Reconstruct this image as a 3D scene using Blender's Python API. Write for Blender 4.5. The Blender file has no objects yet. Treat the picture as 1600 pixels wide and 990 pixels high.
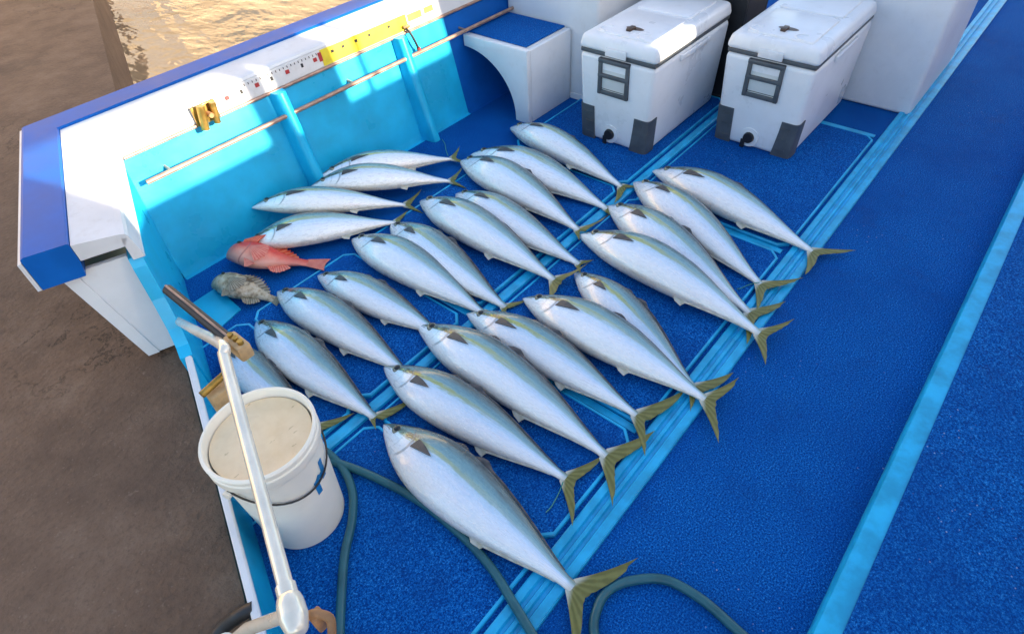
import bpy, bmesh, math, random
from mathutils import Vector, Matrix
random.seed(7)
R = math.radians
scene = bpy.context.scene
col = scene.collection

# ------------------------------------------------------------------ camera
# world frame: x runs along the far bulwark, y towards it, z up; deck at z = 0
FPX, CX, CY, CAM = 961.63, 800.0, 495.0, Vector((0, 0, 1.6))
pitch, roll, azim = R(44.853), R(-4.285), R(42.948)
fw = Vector((math.cos(pitch)*math.cos(azim), math.cos(pitch)*math.sin(azim), -math.sin(pitch)))
rt0 = Vector((math.sin(azim), -math.cos(azim), 0)); up0 = rt0.cross(fw)
rt = rt0*math.cos(roll) + up0*math.sin(roll); upv = -rt0*math.sin(roll) + up0*math.cos(roll)
cd = bpy.data.cameras.new('camera'); cam = bpy.data.objects.new('camera', cd); col.objects.link(cam)
cd.sensor_width = 36; cd.lens = 36*FPX/1600; cd.clip_end = 500; cd.clip_start = 0.05
mw = Matrix((rt, upv, -fw)).transposed().to_4x4(); mw.translation = CAM
cam.matrix_world = mw
scene.camera = cam

# ------------------------------------------------------------------ sky and sun
SUN_EL = R(20); SUN_DX = 0.30           # sun stands towards -y, a little towards +x
sdir = Vector((SUN_DX, -1, 0)).normalized()*math.cos(SUN_EL) + Vector((0, 0, math.sin(SUN_EL)))
world = bpy.data.worlds.new('World'); scene.world = world; world.use_nodes = True
wn = world.node_tree.nodes; wl = world.node_tree.links
sky = wn.new('ShaderNodeTexSky'); sky.sky_type = 'NISHITA'; sky.sun_disc = False
sky.sun_elevation = SUN_EL; sky.sun_rotation = math.atan2(sdir.x, sdir.y); sky.air_density = 1.0; sky.dust_density = 2.2; sky.ozone_density = 0.8
wl.new(sky.outputs[0], wn['Background'].inputs[0]); wn['Background'].inputs[1].default_value = 0.15
sl = bpy.data.lights.new('sun', 'SUN'); sl.energy = 4.5; sl.angle = R(0.5); sl.color = (1.0, 0.86, 0.66)
so = bpy.data.objects.new('sun', sl); col.objects.link(so)
so.rotation_euler = (-sdir).to_track_quat('-Z', 'Y').to_euler(); so.location = sdir*20
vs = scene.view_settings; vs.view_transform = 'Standard'; vs.look = 'None'; vs.gamma = 1; vs.exposure = 1.88
vs.use_curve_mapping = False

# ------------------------------------------------------------------ pixel helpers (photo pixel -> point on a plane)
def ray(x, y): return rt*(x-CX) - upv*(y-CY) + fw*FPX
def PZ(x, y, z=0.0):
    d = ray(x, y); return CAM + d*((z-CAM.z)/d.z)

# ------------------------------------------------------------------ node helpers
class NT:
    def __init__(s, name):
        s.m = bpy.data.materials.new(name); s.m.use_nodes = True
        s.n = s.m.node_tree.nodes; s.l = s.m.node_tree.links; s.b = s.n['Principled BSDF']
    def put(s, sock, v):
        if isinstance(v, (int, float)): sock.default_value = v
        elif isinstance(v, tuple): sock.default_value = (v + (1,)) if len(v) == 3 and len(sock.default_value) == 4 else v
        else: s.l.new(v, sock)
    def M(s, op, a, b=0.0, c=0.0, clamp=False):
        n = s.n.new('ShaderNodeMath'); n.operation = op; n.use_clamp = clamp
        for i, v in enumerate((a, b, c)): s.put(n.inputs[i], v)
        return n.outputs[0]
    def mix(s, f, a, b, mode='MIX'):
        n = s.n.new('ShaderNodeMix'); n.data_type = 'RGBA'; n.blend_type = mode
        s.put(n.inputs[0], f); s.put(n.inputs[6], a); s.put(n.inputs[7], b); return n.outputs[2]
    def step(s, x, a, b):          # smooth 0..1
        n = s.n.new('ShaderNodeMapRange'); n.interpolation_type = 'SMOOTHSTEP'
        s.put(n.inputs[0], x); n.inputs[1].default_value = a; n.inputs[2].default_value = b; return n.outputs[0]
    def coord(s, which='Object'): return s.n.new('ShaderNodeTexCoord').outputs[which]
    def geo(s): return s.n.new('ShaderNodeNewGeometry').outputs['Position']
    def scale(s, v, k):
        n = s.n.new('ShaderNodeMapping'); s.l.new(v, n.inputs[0]); n.inputs['Scale'].default_value = k; return n.outputs[0]
    def noise(s, v, sc, det=3, rough=.5):
        n = s.n.new('ShaderNodeTexNoise'); s.l.new(v, n.inputs['Vector']); n.inputs['Scale'].default_value = sc
        n.inputs['Detail'].default_value = det; n.inputs['Roughness'].default_value = rough; return n.outputs[0]
    def voro(s, v, sc, feat='F1'):
        n = s.n.new('ShaderNodeTexVoronoi'); n.feature = feat; s.l.new(v, n.inputs['Vector']); n.inputs['Scale'].default_value = sc; return n.outputs[0]
    def ramp(s, f, stops, interp='LINEAR'):
        n = s.n.new('ShaderNodeValToRGB'); s.put(n.inputs[0], f); cr = n.color_ramp; cr.interpolation = interp
        while len(cr.elements) > 1: cr.elements.remove(cr.elements[-1])
        cr.elements[0].position = stops[0][0]; cr.elements[0].color = stops[0][1] + (1,)
        for p, c in stops[1:]:
            e = cr.elements.new(p); e.color = c + (1,)
        return n.outputs[0]
    def bump(s, h, st=.3, dist=.002):
        n = s.n.new('ShaderNodeBump'); n.inputs['Strength'].default_value = st; n.inputs['Distance'].default_value = dist
        s.l.new(h, n.inputs['Height']); s.l.new(n.outputs[0], s.b.inputs['Normal'])
    def set(s, **k):
        for a, v in k.items(): s.put(s.b.inputs[a.replace('_', ' ')], v)
        return s.m

def paint(name, c, rough=.4, var=.12, sc=6, dirt=0.0, dirtc=(.12, .09, .06), bump=.12, metal=0, fine=120, spec=.5):
    t = NT(name); g = t.geo()
    n1 = t.noise(g, sc, 4, .6); n2 = t.noise(g, fine, 2)
    base = t.mix(t.step(n1, .3, .7), tuple(x*(1-var) for x in c), tuple(min(1, x*(1+var)) for x in c))
    if dirt:
        d = t.M('MULTIPLY', t.step(t.noise(g, 14, 6, .7), .52, .75), dirt); base = t.mix(d, base, dirtc)
    t.bump(n2, bump, .001)
    r = t.M('ADD', t.M('MULTIPLY', n1, .25), rough-.12)
    return t.set(Base_Color=base, Roughness=r, Metallic=metal, Specular_IOR_Level=spec)

def carpet():
    t = NT('blue_deck_carpet'); g = t.geo()
    f = t.noise(g, 210, 3, .75); m = t.noise(g, 2.6, 4, .6); s = t.noise(g, 24, 3, .6)
    c = t.ramp(f, [(.34, (.0005, .024, .135)), (.46, (.001, .062, .27)), (.57, (.003, .125, .43)), (.70, (.04, .31, .72))])
    c = t.mix(t.step(m, .35, .75), c, t.mix(.55, c, (.001, .048, .225)))
    w = t.M('MULTIPLY', t.step(t.noise(g, 9, 5, .7), .6, .8), .18); c = t.mix(w, c, (.02, .10, .22))
    wet = t.M('MULTIPLY', t.step(t.noise(g, 5.0, 5, .68), .55, .66), .22); c = t.mix(wet, c, (.001, .030, .15))
    fl = t.M('MULTIPLY', t.step(t.voro(g, 42), .10, .06), t.step(t.noise(g, 2.2, 3), .55, .62)); c = t.mix(t.M('MULTIPLY', fl, .6), c, (.42, .48, .55))
    t.bump(f, .4, .002)
    return t.set(Base_Color=c, Roughness=t.M('SUBTRACT', t.M('ADD', t.M('MULTIPLY', s, .3), .6), t.M('MULTIPLY', wet, .3)), Specular_IOR_Level=.07)

def concrete():
    t = NT('brown_concrete'); g = t.geo()
    a = t.noise(g, 5, 6, .65); b = t.noise(g, 70, 4, .7); v = t.voro(g, 48)
    c = t.ramp(a, [(.25, (.085, .048, .028)), (.55, (.15, .090, .055)), (.8, (.20, .13, .085))])
    c = t.mix(t.M('MULTIPLY', t.step(b, .45, .8), .55), c, (.06, .036, .022))
    c = t.mix(t.M('MULTIPLY', t.step(v, .16, .06), .22), c, (.28, .21, .16))
    st = t.step(t.noise(g, 1.1, 5, .7), .52, .70); c = t.mix(t.M('MULTIPLY', st, .5), c, (.045, .030, .022))
    lf = t.noise(t.scale(g, (1, 1, 1)), 1.6, 9, .62); ckm = t.M('MULTIPLY', t.step(t.M('ABSOLUTE', t.M('SUBTRACT', lf, .5)), .004, .001), t.step(t.noise(g, .7, 2), .5, .6))
    c = t.mix(t.M('MULTIPLY', ckm, .7), c, (.025, .017, .012))
    pt = t.step(t.noise(g, 22, 5, .7), .62, .72); c = t.mix(t.M('MULTIPLY', pt, .45), c, (.24, .17, .12))
    h = t.M('ADD', b, t.M('MULTIPLY', v, .6)); h = t.M('SUBTRACT', h, t.M('MULTIPLY', ckm, 2.0)); t.bump(h, .8, .006)
    return t.set(Base_Color=c, Roughness=.85)

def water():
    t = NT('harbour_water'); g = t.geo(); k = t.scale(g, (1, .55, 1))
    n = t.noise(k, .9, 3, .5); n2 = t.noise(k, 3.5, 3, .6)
    c = t.ramp(t.noise(k, .8, 4, .6), [(.36, (.05, .050, .048)), (.46, (.17, .13, .085)), (.62, (.29, .215, .13))])  # murky tones with the golden reflection painted into the colour
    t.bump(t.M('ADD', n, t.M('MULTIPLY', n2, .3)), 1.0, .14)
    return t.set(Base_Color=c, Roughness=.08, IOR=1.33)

def fish_skin():
    t = NT('silver_fish_skin')
    a = t.n.new('ShaderNodeAttribute'); a.attribute_name = 'fuv'
    sp = t.n.new('ShaderNodeSeparateXYZ'); t.l.new(a.outputs['Vector'], sp.inputs[0])
    u, v = sp.outputs[0], sp.outputs[1]
    oi = t.n.new('ShaderNodeObjectInfo').outputs['Random']
    fv = t.n.new('ShaderNodeVectorMath'); fv.operation = 'ADD'; t.l.new(a.outputs['Vector'], fv.inputs[0])
    cb = t.n.new('ShaderNodeCombineXYZ'); t.put(cb.inputs[2], t.M('MULTIPLY', oi, 37.0)); t.l.new(cb.outputs[0], fv.inputs[1]); p = fv.outputs[0]
    streak = t.noise(t.scale(p, (3.5, 9, 1)), 1.0, 4, .6)
    mott = t.noise(t.scale(p, (14, 5, 1)), 1.6, 5, .65)
    fine = t.noise(t.scale(p, (150, 40, 1)), 1.0, 2)
    vp = t.M('ADD', v, t.M('MULTIPLY', t.M('SUBTRACT', streak, .5), .36))
    vp = t.M('ADD', vp, t.M('MULTIPLY', t.M('SUBTRACT', mott, .5), .24))
    f = t.M('MULTIPLY_ADD', vp, .5, .5)
    c = t.ramp(f, [(0, (.74, .66, .54)), (.07, (.92, .87, .78)), (.22, (.95, .92, .88)), (.38, (.87, .89, .92)), (.50, (.68, .79, .90)), (.58, (.52, .69, .80)),
                   (.63, (.36, .51, .52)), (.69, (.26, .43, .44)), (.77, (.17, .32, .35)), (.85, (.13, .20, .20)), (.92, (.075, .10, .095)), (1, (.025, .03, .03))])
    scl = t.voro(t.scale(p, (120, 24, 1)), 1.0); scl2 = t.noise(t.scale(p, (60, 16, 1)), 1.0, 3, .7)
    c = t.mix(t.step(scl2, .35, .7), t.mix(1.0, c, (.93, .935, .94), 'MULTIPLY'), c)
    c = t.mix(t.M('MULTIPLY', t.step(mott, .50, .70), .28), c, t.mix(1.0, c, (.72, .80, .86), 'MULTIPLY'))
    # faint rosy and lilac sheen patches
    c = t.mix(t.M('MULTIPLY', t.step(t.noise(t.scale(p, (5, 2, 1)), 1.3, 3), .5, .75), .35), c, t.mix(1.0, c, (1.0, .90, .93), 'MULTIPLY'))
    # yellow olive stripe from the eye backwards
    vs_ = t.M('MULTIPLY_ADD', u, .04, .27)
    d = t.M('ABSOLUTE', t.M('SUBTRACT', vp, vs_))
    st = t.M('MULTIPLY', t.step(d, .14, .03), t.M('MULTIPLY', t.step(u, .80, .18), t.step(u, .02, .10)))
    st = t.M('MULTIPLY', st, t.M('MULTIPLY_ADD', oi, .45, .60))
    c = t.mix(st, c, (.42, .42, .06))
    # dark blotches along the stripe on the head and shoulder
    bl = t.step(t.noise(t.scale(p, (36, 11, 1)), 1.0, 4, .65), .42, .47)
    bm = t.M('MULTIPLY', t.step(t.M('ABSOLUTE', t.M('SUBTRACT', v, .34)), .26, .10), t.M('MULTIPLY', t.step(u, .34, .16), t.step(u, .03, .07)))
    c = t.mix(t.M('MULTIPLY', t.M('MULTIPLY', bl, bm), .95), c, (.022, .030, .022)); c = t.mix(t.M('MULTIPLY', t.M('SUBTRACT', oi, .4), .5, clamp=True), c, t.mix(1.0, c, (.80, .86, .92), 'MULTIPLY'))
    # olive crown of the head
    hd = t.M('MULTIPLY', t.step(u, .20, .04), t.step(v, .15, .55)); c = t.mix(t.M('MULTIPLY', hd, .75), c, (.10, .12, .08))
    # gill cover edge, mouth
    gl = t.M('ABSOLUTE', t.M('SUBTRACT', u, t.M('MULTIPLY_ADD', t.M('MULTIPLY', v, v), -.075, .222)))
    gm = t.M('MULTIPLY', t.step(gl, .010, .002), t.step(t.M('ABSOLUTE', v), .8, .5)); c = t.mix(t.M('MULTIPLY', gm, .62), c, (.16, .17, .18))
    g2 = t.M('ABSOLUTE', t.M('SUBTRACT', u, t.M('MULTIPLY_ADD', t.M('MULTIPLY', v, v), -.05, .165)))
    c = t.mix(t.M('MULTIPLY', t.M('MULTIPLY', t.step(g2, .006, .001), t.step(t.M('ABSOLUTE', v), .7, .4)), .22), c, (.25, .27, .30))
    mo = t.M('ABSOLUTE', t.M('SUBTRACT', v, t.M('MULTIPLY_ADD', u, -3.0, .18)))
    c = t.mix(t.M('MULTIPLY', t.M('MULTIPLY', t.step(mo, .10, .02), t.step(u, .075, .06)), .75), c, (.06, .06, .06))
    # tail stalk turns olive at the very end
    c = t.mix(t.M('MULTIPLY', t.step(u, .965, 1.0), .45), c, (.30, .28, .14))
    rel = t.M('ADD', t.M('ADD', t.M('MULTIPLY', scl, .6), t.M('MULTIPLY', mott, .8)), t.M('MULTIPLY', gm, -1.8)); t.bump(rel, .30, .0020)
    return t.set(Base_Color=c, Metallic=.10, Roughness=t.M('MULTIPLY_ADD', mott, .25, .16), Coat_Weight=.55, Coat_Roughness=.06)

def fin_mat(name, c1, c2, k=90, base=None):
    t = NT(name); a = t.n.new('ShaderNodeAttribute'); a.attribute_name = 'fuv'
    sp = t.n.new('ShaderNodeSeparateXYZ'); t.l.new(a.outputs['Vector'], sp.inputs[0])
    s = t.M('SINE', t.M('MULTIPLY', sp.outputs[0], k)); n = t.noise(t.geo(), 60, 3)
    f = t.M('MULTIPLY_ADD', s, .3, t.M('MULTIPLY', n, .9)); c = t.mix(t.step(f, .1, .8), c1, c2)
    if base: c = t.mix(t.step(sp.outputs[1], .36, .0), c, base)
    t.bump(s, .3, .001)
    return t.set(Base_Color=c, Roughness=.42)

def mottled(name, stops, sc=22, rough=.35):
    t = NT(name); g = t.geo(); n = t.noise(g, sc, 5, .65); c = t.ramp(n, stops)
    t.bump(t.voro(g, 230), .35, .0015); return t.set(Base_Color=c, Roughness=rough, Coat_Weight=.2)

def red_fish_skin():
    t = NT('red_fish_skin'); a = t.n.new('ShaderNodeAttribute'); a.attribute_name = 'fuv'
    sp = t.n.new('ShaderNodeSeparateXYZ'); t.l.new(a.outputs['Vector'], sp.inputs[0]); u, v = sp.outputs[0], sp.outputs[1]
    g = t.geo(); n = t.noise(g, 30, 5, .65)
    f = t.M('ADD', t.M('MULTIPLY_ADD', v, .5, .5), t.M('MULTIPLY', t.M('SUBTRACT', n, .5), .5))
    c = t.ramp(f, [(.1, (.80, .34, .24)), (.38, (.76, .17, .10)), (.58, (.66, .04, .015)), (.95, (.55, .015, .006))])
    c = t.mix(t.M('MULTIPLY', t.step(u, .3, .05), .6), c, (.64, .10, .07)); c = t.mix(t.M('MULTIPLY', t.step(u, .6, .85), .6), c, (.66, .11, .07))
    gl = t.M('ABSOLUTE', t.M('SUBTRACT', u, t.M('MULTIPLY_ADD', t.M('MULTIPLY', v, v), -.08, .36)))
    c = t.mix(t.M('MULTIPLY', t.step(gl, .016, .004), .6), c, (.38, .05, .04))
    mo = t.M('ABSOLUTE', t.M('SUBTRACT', v, t.M('MULTIPLY_ADD', u, -1.6, .25)))
    c = t.mix(t.M('MULTIPLY', t.M('MULTIPLY', t.step(mo, .10, .03), t.step(u, .16, .12)), .7), c, (.25, .03, .03))
    t.bump(t.voro(g, 240), .3, .0015); return t.set(Base_Color=c, Roughness=.33, Coat_Weight=.2)

MAT = {}
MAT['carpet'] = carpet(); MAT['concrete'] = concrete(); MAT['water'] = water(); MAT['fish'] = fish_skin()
MAT['cyan'] = paint('cyan_paint', (.008, .40, .66), .30, .14, 5, .12, (.03, .22, .40))
MAT['cyan_trim'] = paint('cyan_trim_paint', (.012, .38, .66), .35, .2, 12, .25, (.01, .14, .34))
MAT['blue_paint'] = paint('blue_paint', (.003, .10, .40), .45, .12, 6, .15, (.01, .09, .28), spec=.15)
MAT['white'] = paint('white_gelcoat', (.72, .73, .74), .35, .05, 4, .16, (.42, .38, .32))
MAT['cap_white'] = paint('cap_white_paint', (.62, .62, .62), .4, .06, 5, .3, (.38, .34, .30))
MAT['cooler'] = paint('cooler_plastic', (.76, .77, .78), .30, .04, 5, .22, (.45, .42, .36), bump=.25, fine=300)
MAT['dark_grey'] = paint('dark_grey_plastic', (.075, .085, .095), .5, .15, 15, .25, (.13, .11, .09), bump=.3, fine=260)
MAT['black'] = paint('black_rubber', (.012, .012, .014), .5, .2, 10)
MAT['pocket'] = paint('pocket_plastic', (.62, .64, .62), .45, .04, 8)
MAT['brown_latch'] = paint('brown_latch_plastic', (.07, .035, .02), .4, .2, 30)
MAT['cream'] = paint('cream_enamel', (.88, .78, .62), .22, .09, 14, .28, (.50, .32, .15), spec=.7, metal=.35)  # cream paint, with warm light put into the colour
MAT['rust'] = paint('rusty_metal', (.34, .17, .07), .6, .3, 25, .5, (.10, .04, .02), bump=.5)
MAT['tan_block'] = paint('tan_block', (.50, .33, .16), .55, .2, 25, .35, (.20, .11, .05), bump=.4)
MAT['brass'] = paint('brass_fitting', (.42, .26, .06), .35, .25, 30, .4, (.08, .05, .02), metal=.8)
MAT['steel'] = paint('stained_rail_steel', (.36, .23, .17), .35, .25, 20, .45, (.16, .07, .04), metal=.3)
MAT['bucket'] = paint('bucket_plastic', (.90, .82, .67), .38, .04, 6, .1, (.5, .44, .34))  # warm light on the bucket is put into this base colour
MAT['hose'] = paint('green_hose_rubber', (.020, .105, .125), .35, .2, 14, .25, (.012, .05, .055), bump=.3)
MAT['yellow'] = paint('yellow_ruler_print', (.72, .56, .03), .4, .1, 15, .25, (.35, .26, .04))
MAT['ruler_white'] = paint('white_ruler_print', (.66, .64, .62), .4, .05, 15, .25, (.4, .34, .28))
MAT['red'] = paint('red_print', (.42, .03, .03), .45, .1, 20)
MAT['orange'] = paint('orange_print', (.62, .25, .05), .45, .1, 20)
MAT['sticker'] = paint('blue_marker', (.01, .18, .42), .4, .2, 40)
MAT['wire'] = paint('wire', (.05, .045, .04), .4, .2, 40, metal=.6)
MAT['twine'] = paint('green_twine', (.05, .26, .20), .6, .2, 80)
MAT['fin_olive'] = fin_mat('olive_tail_fin', (.125, .118, .020), (.19, .18, .042), 44, (.52, .52, .44))
MAT['fin_dark'] = fin_mat('dark_fin', (.045, .045, .045), (.105, .09, .085), 50)
MAT['fin_pale'] = fin_mat('pale_fin', (.42, .40, .30), (.54, .52, .44), 40)
MAT['eye_dark'] = NT('fish_eye').set(Base_Color=(.012, .014, .013), Roughness=.12)
MAT['eye_ring'] = NT('fish_eye_ring').set(Base_Color=(.24, .24, .18), Roughness=.2, Metallic=.3)
MAT['redfish'] = red_fish_skin()
MAT['red_fin'] = fin_mat('red_fin', (.55, .05, .02), (.72, .20, .10), 60)
MAT['pink_fin'] = fin_mat('pink_fin', (.60, .10, .06), (.72, .24, .17), 60)
MAT['brownfish'] = mottled('brown_fish_skin', [(.3, (.06, .04, .02)), (.43, (.22, .15, .08)), (.52, (.46, .35, .22)), (.66, (.58, .48, .35)), (.8, (.18, .12, .06))], 26, .45)
MAT['brown_fin'] = fin_mat('brown_fin', (.12, .09, .05), (.34, .28, .20), 60)

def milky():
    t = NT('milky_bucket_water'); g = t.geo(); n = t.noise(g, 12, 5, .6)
    c = t.ramp(n, [(.3, (.78, .57, .33)), (.6, (.88, .68, .43)), (.8, (.80, .59, .35))])  # milky cream that also carries the warm sunlit tone as colour
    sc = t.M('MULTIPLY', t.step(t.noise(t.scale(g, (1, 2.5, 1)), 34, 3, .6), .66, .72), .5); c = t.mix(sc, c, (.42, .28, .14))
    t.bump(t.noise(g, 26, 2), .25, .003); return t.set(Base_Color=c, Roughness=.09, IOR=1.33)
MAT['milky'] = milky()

# ------------------------------------------------------------------ object helpers
def obj(name, me, mat=None, parent=None, smooth=False):
    o = bpy.data.objects.new(name, me); col.objects.link(o)
    if mat: me.materials.append(MAT[mat] if isinstance(mat, str) else mat)
    if parent: o.parent = parent
    if smooth:
        for p in me.polygons: p.use_smooth = True
    return o
def tag(o, label, cat, group=None):
    o['label'] = label; o['category'] = cat
    if group: o['group'] = group
    return o
def thing(name, label, cat, loc=(0, 0, 0), rz=0, group=None):
    o = bpy.data.objects.new(name, None); col.objects.link(o); o.location = loc; o.rotation_euler = (0, 0, rz)
    o.empty_display_size = .1
    return tag(o, label, cat, group)
def struct(o): o['kind'] = 'structure'; return o
def mesh(name, vs, fs):
    me = bpy.data.meshes.new(name); me.from_pydata([tuple(v) for v in vs], [], fs); me.update(); return me
def bm_mesh(bm, name):
    bmesh.ops.recalc_face_normals(bm, faces=bm.faces)
    me = bpy.data.meshes.new(name); bm.to_mesh(me); bm.free(); return me
def smooth_angle(me, ang=35):
    for p in me.polygons: p.use_smooth = True
    try: me.set_sharp_from_angle(angle=R(ang))
    except Exception: pass
def rbox(name, lo, hi, mat, parent=None, bev=.0, seg=2, top=None, fn=None):
    """box from lo to hi, edges rounded; top = (sx, sy) scales the upper verts about the middle"""
    bm = bmesh.new(); c = [(a+b)/2 for a, b in zip(lo, hi)]
    vs = []
    for z in (lo[2], hi[2]):
        for x, y in ((lo[0], lo[1]), (hi[0], lo[1]), (hi[0], hi[1]), (lo[0], hi[1])):
            if top and z == hi[2]: x = c[0]+(x-c[0])*top[0]; y = c[1]+(y-c[1])*top[1]
            vs.append(bm.verts.new((x, y, z)))
    for f in ((0, 3, 2, 1), (4, 5, 6, 7), (0, 1, 5, 4), (1, 2, 6, 5), (2, 3, 7, 6), (3, 0, 4, 7)): bm.faces.new([vs[i] for i in f])
    if bev: bmesh.ops.bevel(bm, geom=list(bm.edges), offset=bev, segments=seg, profile=.5, affect='EDGES')
    if fn: fn(bm)
    me = bm_mesh(bm, name)
    if bev: smooth_angle(me, 40)
    return obj(name, me, mat, parent)
def prism(name, pts, axis, a, b, mat, parent=None, bev=0, seg=2):
    """outline pts extruded along an axis from a to b"""
    bm = bmesh.new()
    def mk(p, t):
        if axis == 'x': return (t, p[0], p[1])
        if axis == 'y': return (p[0], t, p[1])
        return (p[0], p[1], t)
    A = [bm.verts.new(mk(p, a)) for p in pts]; B = [bm.verts.new(mk(p, b)) for p in pts]; n = len(pts)
    bm.faces.new(A); bm.faces.new(B[::-1])
    for i in range(n): bm.faces.new((A[i], B[i], B[(i+1) % n], A[(i+1) % n]))
    bmesh.ops.recalc_face_normals(bm, faces=bm.faces)
    if bev: bmesh.ops.bevel(bm, geom=list(bm.edges), offset=bev, segments=seg, profile=.5, affect='EDGES')
    me = bm_mesh(bm, name)
    if bev: smooth_angle(me, 40)
    return obj(name, me, mat, parent)
def catmull(P, k=8):
    P = [Vector(p) for p in P]; out = []
    for i in range(len(P)-1):
        p0 = P[max(i-1, 0)]; p1 = P[i]; p2 = P[i+1]; p3 = P[min(i+2, len(P)-1)]
        for j in range(k):
            t = j/k
            out.append(.5*((2*p1)+(p2-p0)*t+(2*p0-5*p1+4*p2-p3)*t*t+(3*p1-p0-3*p2+p3)*t**3))
    out.append(P[-1]); return out
def tube_mesh(name, P, r, n=12, smooth=0):
    n0 = len(P)
    P = catmull(P, smooth) if smooth else [Vector(p) for p in P]
    rr = [r]*len(P)
    if isinstance(r, (list, tuple)):
        rr = []
        for i in range(len(P)):
            f = i/(len(P)-1)*(n0-1); k = min(int(f), n0-2); rr.append(r[k]+(r[k+1]-r[k])*(f-k))
    vs = []; fs = []; prev = None
    for i, p in enumerate(P):
        d = (P[min(i+1, len(P)-1)]-P[max(i-1, 0)]).normalized()
        if prev is None: prev = Vector((0, 0, 1)) if abs(d.z) < .9 else Vector((1, 0, 0))
        a = d.cross(prev).normalized(); b = a.cross(d); prev = b
        for j in range(n):
            t = 2*math.pi*j/n; vs.append(p+a*math.cos(t)*rr[i]+b*math.sin(t)*rr[i])
    for i in range(len(P)-1):
        for j in range(n):
            k = (j+1) % n; fs.append((i*n+j, i*n+k, i*n+n+k, i*n+n+j))
    fs.append(tuple(range(n))[::-1]); fs.append(tuple(range((len(P)-1)*n, len(P)*n)))
    me = mesh(name, vs, fs); smooth_angle(me, 60); return me
def tube(name, P, r, mat, parent=None, n=12, smooth=0): return obj(name, tube_mesh(name, P, r, n, smooth), mat, parent)
def lathe(name, prof, mat, parent=None, n=48, loc=(0, 0, 0)):
    vs = []; fs = []
    for r, z in prof:
        for j in range(n):
            t = 2*math.pi*j/n; vs.append((loc[0]+r*math.cos(t), loc[1]+r*math.sin(t), loc[2]+z))
    for i in range(len(prof)-1):
        for j in range(n):
            k = (j+1) % n; fs.append((i*n+j, i*n+k, i*n+n+k, i*n+n+j))
    if prof[0][0] > 1e-4: fs.append(tuple(range(n))[::-1])
    if prof[-1][0] > 1e-4: fs.append(tuple(range((len(prof)-1)*n, len(prof)*n)))
    me = mesh(name, vs, fs); smooth_angle(me, 35); return obj(name, me, mat, parent)

# ------------------------------------------------------------------ the setting: quay, water, deck
E_DIR = Vector((.344, .939, 0)); N_DIR = Vector((.939, -.344, 0))    # near side of the boat: along / inboard
def NS(s, n, z=0): return E_DIR*s + N_DIR*n + Vector((0, 0, z))       # point by distance along and inboard offset
WALL_N = -.302
qz = .10
q = prism('quay', [tuple(NS(-14, -.345)[:2]), tuple(NS(24, -.345)[:2]), tuple(NS(24, -40)[:2]), tuple(NS(-14, -40)[:2])], 'z', -2.5, qz, 'concrete'); struct(q)
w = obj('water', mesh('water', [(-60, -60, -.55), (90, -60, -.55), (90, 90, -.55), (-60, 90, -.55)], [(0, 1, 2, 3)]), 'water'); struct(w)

def bw_y(z): return 2.32+.22*z
cl = NS(-5.5, WALL_N); c2 = NS(2.45, WALL_N)
deck = obj('deck', mesh('deck', [(cl.x, cl.y, 0), (9, cl.y, 0), (9, 2.335, 0), (c2.x-.03, 2.335, 0),
                                 (cl.x, cl.y, -.12), (9, cl.y, -.12), (9, 2.335, -.12), (c2.x-.03, 2.335, -.12)],
                        [(0, 1, 2, 3), (7, 6, 5, 4), (0, 4, 5, 1), (1, 5, 6, 2), (2, 6, 7, 3), (3, 7, 4, 0)]), 'carpet'); struct(deck)
# ribbed cyan channel along the deck
prof = [(.448, .0005), (.447, .013), (.443, .016), (.424, .016), (.420, .006), (.412, .006), (.408, .014), (.398, .014), (.394, .005), (.386, .005), (.382, .014), (.358, .014), (.354, .010), (.353, .0005)]
prism('deck_channel', prof, 'x', -.28, 7.5, 'cyan_trim', deck)
# cyan gutter lips between the hatch rows
prism('gutter_lip', [(1.208, .0005), (1.206, .011), (1.200, .014), (1.178, .014), (1.170, .010), (1.168, .0005)], 'x', .12, 6.5, 'cyan_trim', deck)
for x0, y0, y1 in ((1.013, .47, 1.13), (2.085, .47, 1.13), (1.078, 1.225, 1.87), (3.19, .47, 1.13)):
    rbox('gutter_strip', (x0, y0, .0005), (x0+.027, y1, .007), 'cyan_trim', deck, .002, 1)

def hatch(x0, x1, y0, y1, label):
    t = thing('hatch_cover', label, 'hatch cover', ((x0+x1)/2, (y0+y1)/2, 0), 0, 'hatch covers in the deck')
    hx, hy = (x1-x0)/2, (y1-y0)/2
    def octo(ix, c): a, b = hx-ix, hy-ix; return [(-a+c, -b), (a-c, -b), (a, -b+c), (a, b-c), (a-c, b), (-a+c, b), (-a, b-c), (-a, -b+c)]
    o1, o2 = octo(0, .035), octo(.010, .031)
    prism('panel', octo(.009, .0315), 'z', .0008, .0125, 'carpet', t)
    bm = bmesh.new(); L = []
    for pts, z in ((o1, .0006), (o1, .012), (octo(.0025, .034), .0155), (octo(.0085, .032), .0155), (o2, .0105)): L.append([bm.verts.new((p[0], p[1], z)) for p in pts])
    for a, b in zip(L, L[1:]):
        for i in range(8): bm.faces.new((a[i], a[(i+1) % 8], b[(i+1) % 8], b[i]))
    obj('trim', bm_mesh(bm, 'trim'), 'cyan_trim', t)
    return t
hatch(.07, .552, 1.225, 1.888, 'blue hatch cover edged in cyan beside the white bucket, mostly under a fish')
hatch(.572, 1.062, 1.225, 1.888, 'blue hatch cover edged in cyan right behind the red fish')
hatch(1.118, 2.10, 1.225, 1.888, 'long blue hatch cover under the fish in front of the step bench')
hatch(2.13, 3.15, 1.225, 1.888, 'blue hatch cover under the left cooler')
hatch(-.02, .545, .462, 1.148, 'blue hatch cover crossed by the green hose below the nearest fish')
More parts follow.
